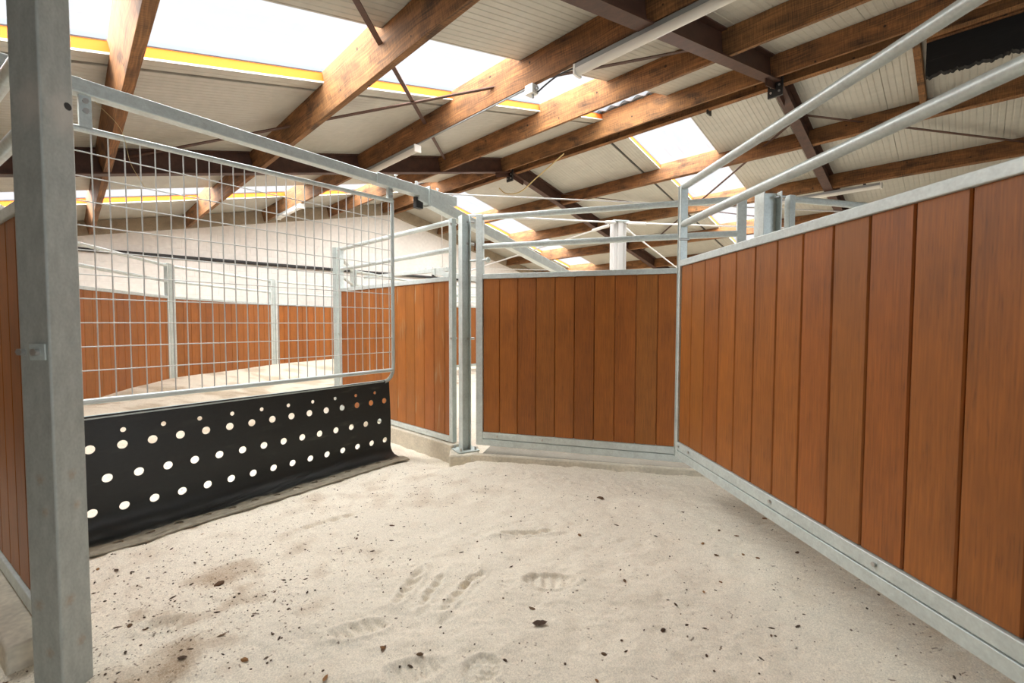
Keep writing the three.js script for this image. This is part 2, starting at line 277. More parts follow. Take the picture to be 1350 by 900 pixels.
// roof: ribbed white sandwich panels, one per module, and translucent strips
const EDGE = []; for (let n = -6.17; n < 12.1; n += 1.19) EDGE.push(+n.toFixed(2)); EDGE.push(NF + 0.2);
const isSky = (n0) => Math.abs(n0 - 3.35) < 0.02 || Math.abs(n0 - 9.3) < 0.02;
const slopeMatrix = (side) => {                                      // local u = down the slope, v = outwards (up), w = along the ridge (n)
  const u = V(side, -SL, 0).multiplyScalar(COSL), v = V(side * SL, 1, 0).multiplyScalar(COSL), w = u.clone().cross(v);   // w = (0,0,side)
  const m = new THREE.Matrix4().makeBasis(u, v, w); m.setPosition(RX, RY, 0); return m;
};
const SLEN = { '-1': (RX - EL + 0.25) / COSL, '1': (ER + 0.25 - RX) / COSL };
function ribbed(w0, w1, len, side) {                                // underside with pressed ribs along the slope, as a prism of thickness 0.1
  const pts = []; const a = Math.min(w0, w1), b = Math.max(w0, w1), pitch = 0.07, cnt = Math.max(1, Math.round((b - a) / pitch));
  pts.push([a, 0.004]); pts.push([a + 0.006, 0]);
  for (let i = 1; i < cnt; i++) { const c = a + (b - a) * i / cnt; pts.push([c - 0.012, 0], [c - 0.006, 0.004], [c + 0.006, 0.004], [c + 0.012, 0]); }
  pts.push([b - 0.006, 0]); pts.push([b, 0.004]); pts.push([b, 0.1], [a, 0.1]);
  const pos = [], uv = [], N = pts.length;
  const quad = (p, q, r, s) => { for (const [x, y, z] of [p, q, r, p, r, s]) { pos.push(x, y, z); uv.push(x, z); } };
  for (let i = 0; i < N; i++) { const [za, ya] = pts[i], [zb, yb] = pts[(i + 1) % N]; quad([0, ya, za], [len, ya, za], [len, yb, zb], [0, yb, zb]); }
  for (const x of [0, len]) quad([x, 0.004, a], [x, 0.1, a], [x, 0.1, b], [x, 0.004, b]);
  const g = new THREE.BufferGeometry(); g.setAttribute('position', new THREE.Float32BufferAttribute(pos, 3)); g.setAttribute('uv', new THREE.Float32BufferAttribute(uv, 2)); g.computeVertexNormals(); return g;
}
const ceiling = structure(thing('ceiling', 'white ribbed sandwich-panel roof on brown timber purlins', 'roof'));
let skyNo = 0;
for (const side of [-1, 1]) {
  const M = slopeMatrix(side), len = SLEN[side];
  const toW = (n) => (side > 0 ? -n : n);                           // w axis points to -z on the left slope
  for (let i = 0; i < EDGE.length - 1; i++) {
    const n0 = EDGE[i], n1 = EDGE[i + 1];
    if (isSky(n0)) {
      skyNo++;
      const where = n0 < 0 ? 'behind the gate hinge' : n0 < 5 ? 'in the bay above the mesh divider' : 'in the bay next to the white gable wall';
      const t = structure(thing('window_' + skyNo, 'translucent corrugated rooflight strip ' + where + (side < 0 ? ', near slope' : ', far slope beyond the ridge'), 'rooflight'));
      t.matrix.copy(M); t.matrix.decompose(t.position, t.quaternion, t.scale);
      // corrugated sheet lying on the panel edges
      const pos = [], uv = [], nu = 2, per = 0.238, steps = 60, a = n0 - 0.06, b = n1 + 0.06;
      const prof = (n) => { const q = (((n - n0) / per) % 1 + 1) % 1; return 0.135 + 0.028 * Math.cos(q * 6.2832); };
      for (let k = 0; k < steps; k++) { const na = a + (b - a) * k / steps, nb = a + (b - a) * (k + 1) / steps; const q = [[0, prof(na), toW(na)], [len, prof(na), toW(na)], [len, prof(nb), toW(nb)], [0, prof(nb), toW(nb)]]; for (const j of [0, 1, 2, 0, 2, 3]) { pos.push(...q[j]); uv.push(q[j][0], q[j][2]); } }
      const g = new THREE.BufferGeometry(); g.setAttribute('position', new THREE.Float32BufferAttribute(pos, 3)); g.setAttribute('uv', new THREE.Float32BufferAttribute(uv, 2)); 
      const gs = mergeVertices(g, 1e-5); gs.computeVertexNormals();
      part('corrugated_sheet', gs, sheetMat, t);
      const L = new THREE.RectAreaLight(DAYLIGHT, DAY_POWER, len - 0.5, n1 - n0 - 0.03); L.name = 'daylight'; L.castShadow = true;
      L.position.set(len / 2 + 0.2, 0.101, toW((n0 + n1) / 2)); L.rotation.set(-Math.PI / 2, 0, 0); t.add(L);
      // cut edges of the neighbouring panels: orange foam over the white skin
      for (const [nn, s] of [[n0, 1], [n1, -1]]) {
        const w0 = toW(nn), w1 = toW(nn + s * 0.006), a0 = Math.min(w0, w1), a1 = Math.max(w0, w1);
        part('foam_edge', box(0, len, 0.016, 0.1, a0, a1), foam, t, 'orange foam core of the cut roof panel');
        const w2 = toW(nn + s * 0.02), b0 = Math.min(w0, w2), b1 = Math.max(w0, w2);
        part('edge_trim', box(0, len, 0.0, 0.016, b0, b1), panelMat, t, 'cream folded edge strip');
      }
      continue;
    }
    const cut = Math.abs(n0 - 4.54) < 0.02 ? (side < 0 ? [n0, 4.7, 4.75, n1] : [n0, 4.86, 4.91, n1]) : [n0, n1];
    for (let c = 0; c < cut.length; c += 2) { const o = part('roof_panel', ribbed(toW(cut[c] + 0.0015), toW(cut[c + 1] - 0.0015), len, side), panelMat, ceiling); o.applyMatrix4(M); }
    if (cut.length > 2) { const o = part('gap_shade', box(0, len, 0.03, 0.05, Math.min(toW(cut[1]), toW(cut[2])), Math.max(toW(cut[1]), toW(cut[2]))), darkPlastic, ceiling, 'dark strip added as shade in the gap between roof panels'); o.applyMatrix4(M); }  // dark backing strip stands in for the shadow inside the open panel gap
    const sk = part('outer_skin', box(0, len, 0.1, 0.112, Math.min(toW(n0 - 0.002), toW(n1 + 0.002)), Math.max(toW(n0 - 0.002), toW(n1 + 0.002))), panelOut, ceiling); sk.applyMatrix4(M);
  }
}
part('ridge_cap', metricUV(new THREE.ExtrudeGeometry((() => { const s = new THREE.Shape(); s.moveTo(-0.35, 0.1 - 0.08); s.lineTo(0, 0.125); s.lineTo(0.35, 0.02); s.lineTo(0.35, 0.06); s.lineTo(0, 0.165); s.lineTo(-0.35, 0.06); s.closePath(); return s; })(), { depth: NF + 0.2 - NN, bevelEnabled: false }).translate(RX, RY + 0.02, -NF - 0.2)), panelOut, ceiling);

// ------------------------------------------------------------------ steel portal frames
const FRAMES = [-3.15, 1.96, 7.07];
function ibeam(len, d, f, tw, tf) { // along +u (x), hanging from y = 0 down, z across
  return merge([box(0, len, -tf, 0, -f / 2, f / 2), box(0, len, -d, -d + tf, -f / 2, f / 2), box(0, len, -d + tf, -tf, -tw / 2, tw / 2)]);
}
const frameWord = ['behind the gate hinge', 'crossing above the gate', 'crossing beyond the mesh divider'];
FRAMES.forEach((n, i) => {
  const t = thing('portal_frame', 'dark red-brown steel roof frame ' + frameWord[i], 'steel frame', [0, 0, -n]);
  for (const side of [-1, 1]) {
    const M = slopeMatrix(side), len = side < 0 ? (RX - EL - 0.2) / COSL : (ER - 0.2 - RX) / COSL;
    const b = part('rafter', ibeam(len, 0.285, 0.14, 0.012, 0.016), steelPaint, t); b.applyMatrix4(new THREE.Matrix4().multiplyMatrices(new THREE.Matrix4(), M));
    // stiffening haunch at the ridge
    const h = part('haunch', box(0.02, 0.5, -0.37, -0.285, -0.006, 0.006), steelPaint, t); h.applyMatrix4(M);
    const ex = side < 0 ? EL + 0.16 : ER - 0.16;
    part('column', merge([box(ex - 0.13, ex + 0.13, -0.1, roofY(ex) - 0.08, -0.007, 0.007), box(ex - 0.14, ex - 0.125, -0.1, roofY(ex) - 0.1, -0.07, 0.07), box(ex + 0.125, ex + 0.14, -0.1, roofY(ex) - 0.1, -0.07, 0.07)]), steelPaint, t);
  }
  part('ridge_plate', box(RX - 0.016, RX + 0.016, RY - 0.48, RY - 0.02, -0.09, 0.09), darkPlastic, t, 'black bolted ridge connection plate');
  for (const y of [-0.42, -0.34, -0.25]) for (const z of [-0.05, 0.05]) part('bolt', tube(V(RX - 0.03, RY + y, z), V(RX + 0.03, RY + y, z), 0.014, 8), zincBolt, t);
});
// ------------------------------------------------------------------ timber purlins
const leftX = [6.59, 5.01, 3.43, 1.87, 0.3, -1.0], rightX = [7.03, 8.61, 10.14, 11.68, 13.2, 14.6];
const ordinal = ['beside the ridge', 'first from the ridge', 'second from the ridge', 'third from the ridge', 'fourth from the ridge', 'along the eaves'];
const bays = [[-6.1, -3.15 - 0.008, 'behind the gate hinge'], [-3.15 + 0.008, 1.96 - 0.008, 'bay over the opened gate'], [1.96 + 0.008, 7.07 - 0.008, 'bay over the mesh divider'], [7.07 + 0.008, 12.19, 'bay next to the white gable']];
const packLit = [[3.35, 4.54], [9.3, 10.49]];
bays.forEach(([n0, n1, bayWord], bi) => {
  if (bi === 0) return;
  for (const side of [-1, 1]) (side < 0 ? leftX : rightX).forEach((x, k) => {
    const t = thing('roof_purlin', 'brown timber purlin ' + ordinal[k] + (side < 0 ? ', near slope, ' : ', far slope, ') + bayWord, 'purlin', [x, roofY(x), -(n0 + n1) / 2]);
    t.rotation.z = side < 0 ? Math.atan(SL) : -Math.atan(SL);
    const L = n1 - n0, off = [rr(0, 9), rr(0, 9)];
    const g = metricUV(new RoundedBoxGeometry(0.075, 0.265, L, 1, 0.004).translate(0, -0.1335, 0));
    const swap = (gg) => { const p = gg.attributes.position, nn = gg.attributes.normal, uv = gg.attributes.uv; for (let i = 0; i < p.count; i++) uv.setXY(i, p.getZ(i) + off[0], (Math.abs(nn.getX(i)) > 0.5 ? p.getY(i) : p.getX(i)) + off[1]); return gg; };
    part('timber', swap(g), timberMats[(k + bi + (side > 0 ? 1 : 0)) % 3], t);
    for (const [a, b] of packLit) if (a >= n0 && b <= n1 && isSky(a)) { const q = metricUV(new RoundedBoxGeometry(0.06, 0.098, b - a - 0.05, 1, 0.003).translate(0.004, 0.0495, -((a + b) / 2 - (n0 + n1) / 2))); part('packing_strip', swap(q), timberMats[0], t); }
  });
});
// flat bracing bars under the panels
{
  const brace = (x0, n0, x1, n1, label, drop = 0.1) => { const a = V(x0, roofY(x0) - drop, -n0), b = V(x1, roofY(x1) - drop, -n1); single('bracing_bar', bar(a, b, 0.045, 0.01, 0), steelPaint, label, 'bracing bar'); };
  brace(0.56, 2.0, 5.12, 7.0, 'brown flat steel bracing bar over the mesh divider, rising towards the far roof frame', 0.095);
  brace(0.52, 7.0, 5.05, 2.0, 'brown flat steel bracing bar over the mesh divider, rising towards the near roof frame', 0.11);
  brace(8.05, 2.0, 12.25, 7.0, 'brown flat steel bracing bar beyond the ridge, starting at the near roof frame', 0.095);
  brace(8.3, 7.0, 12.3, 2.0, 'brown flat steel bracing bar beyond the ridge, starting at the far roof frame', 0.11);
  brace(8.0, 1.9, 12.4, -3.1, 'brown flat steel bracing bar beyond the ridge above the opened gate', 0.1);
  // cross timber and black-coated vent board by the ridge
  const t0 = V(7.1, roofY(7.1) - 0.075, -0.58), t1 = V(8.56, roofY(8.56) - 0.075, -0.58);
  single('trimmer', bar(t0, t1, 0.07, 0.13), timberMats[2], 'short orange-brown cross timber beside the black vent board', 'timber');
  const L = 3.2, g = new THREE.BoxGeometry(0.1, 0.36, L, 2, 6, 220), p = g.attributes.position;
  for (let i = 0; i < p.count; i++) { const y = p.getY(i), z = p.getZ(i); if (y < -0.17) p.setY(i, y + 0.05 * fbm(z * 7, 1, 4, 3) + 0.05 * fbm(z * 31, 3, 4, 3) - 0.01); p.setX(i, p.getX(i) + 0.012 * fbm(z * 5, y * 9, 2, 3)); }
  const vent = thing('vent_board', 'black tar-coated board with a ragged lower edge hanging at the ridge', 'board', [7.17, 4.235, 0.5 * L - 0.48]);
  g.computeVertexNormals(); part('board', g, tar, vent);
  part('upper_batten', box(-0.09, 0.06, 0.185, 0.215, -L / 2, L / 2), timberMats[1], vent);
  part('upper_strip', box(-0.04, 0.05, 0.215, 0.36, -L / 2, L / 2), tar, vent);
}

// ------------------------------------------------------------------ fences
const BW = 0.1617, boardGeo = [];
for (let k = 0; k < 5; k++) boardGeo.push((h, w) => { const g = new THREE.ExtrudeGeometry((() => { const s = new THREE.Shape(), a = w / 2, c = 0.005, t = 0.014; s.moveTo(-a + c, -t); s.lineTo(a - c, -t); s.lineTo(a, -t + c); s.lineTo(a, -0.003); s.lineTo(a + 0.006, -0.003); s.lineTo(a + 0.006, 0.003); s.lineTo(a, 0.003); s.lineTo(a, t - c); s.lineTo(a - c, t); s.lineTo(-a + c, t); s.lineTo(-a, t - c); s.lineTo(-a, -t + c); s.closePath(); return s; })(), { depth: h, bevelEnabled: false }).rotateX(-Math.PI / 2); return metricUV(g, [k * 0.173 + 0.1, k * 0.31]); });
const geoCache = new Map();
const boardShape = (k, h, w) => { const key = k + '_' + h.toFixed(3) + '_' + w.toFixed(3); if (!geoCache.has(key)) geoCache.set(key, boardGeo[k](h, w)); return geoCache.get(key); };
const TUBE_T = 2.11, TUBE_2 = 1.862, RAIL0 = 1.58, RAIL1 = 1.622, TR = 0.024;
function bolts(parent, list, ax = 'z', r = 0.011) { for (const [x, y, z] of list) part('bolt', ax === 'z' ? tube(V(x, y, z - 0.035), V(x, y, z + 0.035), r, 8) : tube(V(x - 0.035, y, z), V(x + 0.035, y, z), r, 8), zincBolt, parent); }
// A, B as [x, n]; local +x from A to B, boards between the uprights
function fence(name, category, A, B, label, o = {}) {
  const { wood = [0.165, RAIL0], rails = [[0.108, 0.165]], up = 0.05, tubes = true, group, overhang = 0, startBoard = 0, uprights = [1, 1], topUp = 2.135, scuff = [] } = o;
  const dx = B[0] - A[0], dn = B[1] - A[1], L = Math.hypot(dx, dn);
  const t = thing(name, label, category, [A[0], 0, -A[1]], Math.atan2(dn, dx), group);
  const bot = rails[rails.length - 1][0];
  if (uprights[0]) part('upright', rbox(0, up, bot, topUp, -0.025, 0.025), zinc, t);
  if (uprights[1]) part('upright', rbox(L - up, L, bot, topUp, -0.025, 0.025), zinc, t);
  part('top_rail', rbox(up, L - up, RAIL0, RAIL1, -0.026, 0.026), zinc, t);
  for (const [a, b] of rails) part('bottom_rail', rbox(up, L - up, a, b - 0.004, -0.026, 0.026), zinc, t);
  if (tubes) for (const y of [TUBE_T, TUBE_2]) part('rail_tube', tube(V(up * 0.5, y, 0), V(L - up * 0.5, y, 0), TR, 16), zinc, t);
  let x = up - startBoard, k = Math.floor(rr(0, 5)), nb = 0;
  while (x < L - up - 0.005) {
    const a = Math.max(x, up + 0.001), b = Math.min(x + BW, L - up - 0.001), w = b - a - 0.0035;
    if (w > 0.01) { const m = part('board', boardShape(k % 5, wood[1] - wood[0] - 0.001, w), scuff.includes(nb++) ? scuffMat : boardMats[Math.floor(rr(0, 5))], t); m.position.set((a + b) / 2, wood[0], 0); }
    x += BW; k += 1 + Math.floor(rr(0, 3));
  }
  return t;
}
const polar = (deg, r) => [CX + r * Math.cos(deg * Math.PI / 180), CN + r * Math.sin(deg * Math.PI / 180)];
// inner ring
const innerLeft = fence('fence_section', 'fence', [2.428, 5.54], [2.492, 3.29], 'orange-brown inner fence section between two posts behind the mesh divider end', { startBoard: 0.03, scuff: [8, 10, 12] });
bolts(innerLeft, [[0.012, 2.09, 0], [2.238, 2.085, 0], [2.238, 1.06, 0], [0.012, 1.06, 0]]);
const trimmed = (A, B, a, b) => { const L = Math.hypot(B[0] - A[0], B[1] - A[1]), ux = (B[0] - A[0]) / L, un = (B[1] - A[1]) / L; return [[A[0] + ux * a, A[1] + un * a], [B[0] - ux * b, B[1] - un * b]]; };
const innerGate = fence('gate', 'gate', [2.555, 3.05], [3.56, 1.19], 'closed inner gate of dull red-brown boards with a double bottom rail', { wood: [0.248, RAIL0], rails: [[0.19, 0.248], [0.13, 0.188]], up: 0.062, startBoard: 0.008 });
bolts(innerGate, [[0.2, 0.215, 0], [0.6, 0.215, 0]], 'z', 0.008);
{ // drop latch on the gate's upright
  const latch = part('latch', tube(V(-0.06, 1.742, 0), V(0.1, 1.742, 0.02), 0.011, 10), zinc, innerGate); part('latch_knob', new THREE.SphereGeometry(0.024, 12, 8).translate(0.11, 1.742, 0.02), zinc, latch);
}
const ringPts = { 255: polar(255.3, 4.66), 165: [2.42, 5.64], 135: polar(135.3, 4.66), 105: polar(105.3, 4.66), 75: polar(75.3, 4.66) };
fence('fence_section', 'fence', ...trimmed([3.7, 1.02], ringPts[255], 0.08, 0), 'inner fence section behind the opened gate, tubes showing beside the steel post');
fence('fence_section', 'fence', ...trimmed(ringPts[135], [2.44, 5.72], 0.05, 0.02), 'inner fence section running on from the far post of the panel behind the mesh divider');
fence('fence_section', 'fence', ...trimmed(ringPts[105], ringPts[135], 0.05, 0.05), 'inner fence section on the far side of the ring facing the white gable wall');
fence('fence_section', 'fence', ...trimmed(ringPts[75], ringPts[105], 0, 0.05), 'inner fence section on the far side seen through the slit beside the gate post');
// outer ring
const outerA = [199.2, 179.4, 159.9, 140.3, 119.5, 98.7, 77.9, 57.1], RO = 7.45, outerPts = outerA.map((a) => polar(a, a > 199 ? 7.33 : RO));
const outerWord = ['beside the thick near post', 'hidden behind the thick near post', 'seen through the mesh, next to the near post', 'between two slim posts seen through the mesh', 'seen through the mesh beside the inner fence post', 'behind the inner fence section', 'beyond the inner ring by the gable wall'];
for (let i = 0; i < outerPts.length - 1; i++) {
  const A = outerPts[i], B = outerPts[i + 1];
  const ux = (B[0] - A[0]), un = (B[1] - A[1]), L = Math.hypot(ux, un), g = i === 0 ? 0.085 : 0.055;
  fence('fence_section', 'fence', [A[0] + ux / L * g, A[1] + un / L * g], [B[0] - ux / L * 0.04, B[1] - un / L * 0.04], 'outer fence section of brown boards ' + outerWord[i], { wood: [0.2, RAIL0], rails: [[0.14, 0.2]] });
}
// posts
function hPost(x, n, turn, y0, y1, w, label, mat = zinc) {
  const t = thing('steel_post', label, 'post', [x, 0, -n], turn);
  part('profile', merge([rbox(-w / 2, w / 2, y0, y1, w / 2 - 0.008, w / 2, 0.002), rbox(-w / 2, w / 2, y0, y1, -w / 2, -w / 2 + 0.008, 0.002), rbox(-0.004, 0.004, y0, y1, -w / 2 + 0.008, w / 2 - 0.008, 0.001)]), mat, t);
  return t;
}
const gatePost = hPost(2.512, 3.165, (90 - 15) * Math.PI / 180, 0.06, 2.14, 0.085, 'galvanised gate post standing between the inner gate and the fence section');
part('base_plate', rbox(-0.1, 0.1, 0.06, 0.072, -0.1, 0.1), zincDull, gatePost);
for (const [x, z] of [[-0.07, -0.07], [0.07, -0.07], [-0.07, 0.07], [0.07, 0.07]]) part('anchor_bolt', tube(V(x, 0.065, z), V(x, 0.1, z), 0.01, 8), zincBolt, gatePost);
bolts(gatePost, [[0, 2.09, 0.055], [0, 1.06, 0.055], [0, 1.9, 0.055]], 'z', 0.012);
const hingePost = hPost(3.655, 1.075, (90 - 45) * Math.PI / 180, 0.0, 2.145, 0.13, 'galvanised wide-flanged post rising behind the opened gate boards');
bolts(hingePost, [[-0.04, 2.11, 0.065], [0.04, 2.11, 0.065]]);
[[ringPts[165], 'slim galvanised post at the far end of the inner fence section behind the mesh', 'a'], [ringPts[135], 'slim galvanised inner fence post facing the white gable wall', 'b'], [ringPts[105], 'slim galvanised inner fence post at the far side of the ring', 'c']].forEach(([p, l]) => { const t = thing('fence_post', l, 'post', [p[0], 0, -p[1]], 0.5); part('upright', rbox(-0.03, 0.03, -0.05, 2.14, -0.03, 0.03), zincDull, t); });
outerPts.slice(1).forEach((p, i) => { const t = thing('fence_post', 'slim grey post of the outer fence ' + ['hidden behind the thick near post', 'between the near post and the mesh', 'seen through the mesh over the sand bank', 'seen through the mesh nearest the inner fence', 'behind the inner fence section', 'beyond the far side of the ring', 'at the right end of the far fence'][i], 'post', [p[0], 0, -p[1]], outerA[i + 1] * Math.PI / 180); part('upright', rbox(-0.035, 0.035, -0.05, 2.14, -0.035, 0.035), zincDull, t); part('cap', rbox(-0.038, 0.038, 2.14, 2.15, -0.038, 0.038), zincDull, t); });
// thick near post with a bolt hole and a corner clip
{
  const postTex = dataTex(128, 1024, (x, y) => {
    const u = (x / 128 - 0.5) * 0.2, v = y / 1024 * 2.8 - 0.05, n = fbm(u * 40, v * 12, 201, 4), f = fbm(u * 160, v * 90, 203, 2);
    let k = 1 + 0.13 * n + 0.07 * f, R = 168 * k, G = 173 * k, B = 167 * k;
    const white = clamp(1.15 - Math.hypot((u - 0.02) / 0.06, (v - 1.84) / 0.085) + 0.35 * fbm(u * 60, v * 40, 205, 3)) * 0.7; R += (205 - R) * white; G += (200 - G) * white; B += (190 - B) * white;
    for (const [ru, rv, rs] of [[0.0, 0.72, 0.014], [0.012, 0.62, 0.012], [-0.02, 0.33, 0.016], [0.01, 0.18, 0.014]]) { const q = clamp(1.2 - Math.hypot(u - ru, (v - rv) * 0.8) / rs + 0.8 * fbm(u * 120, v * 120, 207, 3)) * 0.22; R += (168 - R) * q; G += (112 - G) * q; B += (66 - B) * q; }
    return [R, G, B];
  }, true, false);
  const postMat = new THREE.MeshStandardMaterial({ map: postTex, metalness: 0.2, roughness: 0.55 });
  const t = thing('gate_post', 'thick galvanised steel post with a bolt hole at the side of the opening', 'post', [-0.04, 0, -2.0], 0.74);
  const body = metricUV(new RoundedBoxGeometry(0.098, 2.75, 0.098, 2, 0.007).translate(0, 1.325, 0)), uv = body.attributes.uv;
  for (let i = 0; i < uv.count; i++) uv.setXY(i, uv.getX(i) / 0.2 + 0.5, (uv.getY(i) + 0.05) / 2.8);
  part('profile', body, postMat, t);
  part('bolt_hole', tube(V(0.03, 1.866, 0.0485), V(0.03, 1.866, 0.0494), 0.0115, 20), darkPlastic, t, 'dark round bolt hole');
  const clip = part('corner_clip', rbox(-0.055, -0.0492, 1.085, 1.135, -0.012, 0.04), zincDull, t);
  part('bolt', tube(V(-0.054, 1.11, 0.016), V(-0.068, 1.11, 0.016), 0.011, 6), zincBolt, clip);
  part('bolt', tube(V(-0.045, 1.11, -0.036), V(-0.062, 1.11, -0.036), 0.011, 6), zincBolt, clip);
}
// the opened outer gate
const outGate = fence('gate', 'gate', [2.962, 1.392], [1.36, -0.55], 'large opened gate of glossy orange-brown boards swung across the track', { wood: [0.403, RAIL0], rails: [[0.345, 0.403], [0.288, 0.344]], up: 0.03, startBoard: 0.012, topUp: 2.12 });
part('edge_plate', rbox(-0.006, 0.0, 0.29, 2.12, -0.03, 0.03), zinc, outGate);
bolts(outGate, [[0.06, 0.375, 0], [0.2, 0.375, 0], [1.0, 0.375, 0], [1.55, 0.375, 0], [0.03, 1.76, 0]], 'z', 0.008);
{ const p = polar(221.7, 7.45); const t = hPost(1.31, -0.62, 0.7, -0.05, 2.3, 0.1, 'galvanised hinge post carrying the opened gate'); part('hinge', tube(V(0, 0.4, 0.05), V(0, 0.5, 0.05), 0.02, 10), zinc, t); part('hinge', tube(V(0, 1.9, 0.05), V(0, 2.0, 0.05), 0.02, 10), zinc, t); }
// kerbs
{
  const strip = (A, B, w0, w1, y0, y1) => { const a = V(A[0], 0, -A[1]), b = V(B[0], 0, -B[1]), d = b.clone().sub(a), L = d.length(); d.normalize(); const s = V(-d.z, 0, d.x); const g = new RoundedBoxGeometry(L, y1 - y0, w1 - w0, 2, 0.012).translate(L / 2, (y0 + y1) / 2, (w0 + w1) / 2); const m = new THREE.Matrix4().makeBasis(d, V(0, 1, 0), s); m.setPosition(a); return metricUV(g).applyMatrix4(m); };
  structure(single('trim_3', strip([2.43, 5.7], [2.505, 3.26], -0.06, 0.075, -0.12, 0.1), concrete, 'pale concrete kerb under the inner fence section behind the mesh divider', 'kerb'));
  structure(single('trim_4', metricUV(new RoundedBoxGeometry(0.3, 0.2, 0.26, 2, 0.02).rotateY(0.9).translate(2.5, -0.04, -3.16)), concrete, 'rough concrete block under the galvanised gate post', 'footing'));
  // threshold ledge: rough grey top with a pale front kerb
  structure(single('trim_5', strip([2.49, 2.93], [3.52, 1.3], -0.5, -0.05, -0.12, 0.07), greyConcrete, 'grey concrete threshold slab under the inner gate', 'threshold'));
  structure(single('trim_6', strip([2.43, 2.985], [3.47, 1.33], -0.055, 0.0, -0.12, 0.078), concrete, 'pale concrete kerb edging the threshold under the inner gate', 'kerb'));
  structure(single('trim_7', strip([3.52, 1.25], ringPts[255], -0.15, 0.06, -0.12, 0.09), concrete, 'concrete kerb under the fence beyond the opened gate', 'kerb'));
  structure(single('trim_8', strip([-0.1, 2.2], outerPts[1], -0.08, 0.08, -0.1, 0.13), concrete, 'concrete kerb under the fence beside the thick near post', 'kerb'));
}

// ------------------------------------------------------------------ the walker: centre post, arms, mesh divider
const ARMS = [189.2, 279.2, 9.2, 99.2];
{
  const t = thing('centre_post', 'white-grey ribbed centre post of the walker standing above the inner gate', 'post', [CX, 0, -CN], -0.55);
  part('shaft', merge([rbox(-0.045, 0.045, 0, 2.95, -0.11, 0.11), rbox(-0.12, -0.045, 0, 2.95, -0.07, 0.07, 0.02), rbox(0.045, 0.12, 0, 2.95, -0.07, 0.07, 0.02), tube(V(0.125, 0, 0), V(0.125, 2.95, 0), 0.028), tube(V(-0.125, 0, 0), V(-0.125, 2.95, 0), 0.028)]), whiteRod, t);
  part('head_plate', rbox(-0.15, 0.15, 2.95, 2.975, -0.13, 0.13), zinc, t);
  part('hub', new THREE.CylinderGeometry(0.3, 0.3, 0.18, 24).translate(0, 1.55, 0), zincDull, t);
}
const rp = (deg, r, y) => { const p = polar(deg, r); return V(p[0], y, -p[1]); };
ARMS.forEach((a, i) => {
  const t = thing('walker_arm', ['square galvanised overhead arm carrying the mesh divider', 'galvanised walker arm hidden behind the opened gate boards', 'galvanised walker arm pointing away beyond the centre post', 'galvanised walker arm pointing to the white gable wall'][i], 'arm');
  part('inner_beam', bar(rp(a, 0.305, 1.63), rp(a, 4.62, 2.39), 0.09, 0.11, 0.008), zinc, t);
  part('outer_beam', bar(rp(a, 4.95, 2.418), rp(a, 7.25, 2.418), 0.075, 0.078, 0.008), zinc, t);
  part('sleeve', bar(rp(a, 4.12, 2.425), rp(a, 5.09, 2.42), 0.088, 0.092, 0.006), zinc, t);
  part('end_plate', bar(rp(a, 4.5, 2.39), rp(a, 4.512, 2.39), 0.12, 0.19, 0), zinc, t);
  for (const r of [4.35, 4.62, 4.86]) { const b = part('clamp_bolt', tube(rp(a, r, 2.46), rp(a, r, 2.5), 0.007, 8), zincBolt, t); part('bolt_head', tube(rp(a, r, 2.5), rp(a, r, 2.51), 0.015, 6), whiteRod, b); }
  part('bracket', bar(rp(a, 4.56, 2.315), rp(a, 4.64, 2.315), 0.05, 0.1, 0.004), darkPlastic, t, 'dark end of a clamp bracket');
  const top = rp(a, 0.1, 2.94);
  if (i < 2) part('tie_rod', tube(top, rp(a, 4.05, 2.31), 0.013, 8), whiteRod, t); else part('tie_rod', tube(top, rp(a, 4.3, i === 2 ? 2.4 : 2.2), 0.013, 8), whiteRod, t);
  part('turnbuckle', tube(top.clone().lerp(rp(a, 4.05, 2.31), 0.02), top.clone().lerp(rp(a, 4.05, 2.31), 0.1), 0.028, 10), whiteRod, t);
});
for (let i = 0; i < 4; i++) single('ring_wire', tube(rp(ARMS[i], 4.3, 2.47), rp(ARMS[(i + 1) % 4], 4.3, 2.47), 0.007, 6), whiteRod, ['thin pale tie wire strung from the mesh divider arm past the centre post', 'thin pale tie wire strung on the hidden right side', 'thin pale tie wire strung behind the centre post', 'thin pale tie wire strung from the mesh divider arm towards the gable wall'][i], 'wire');
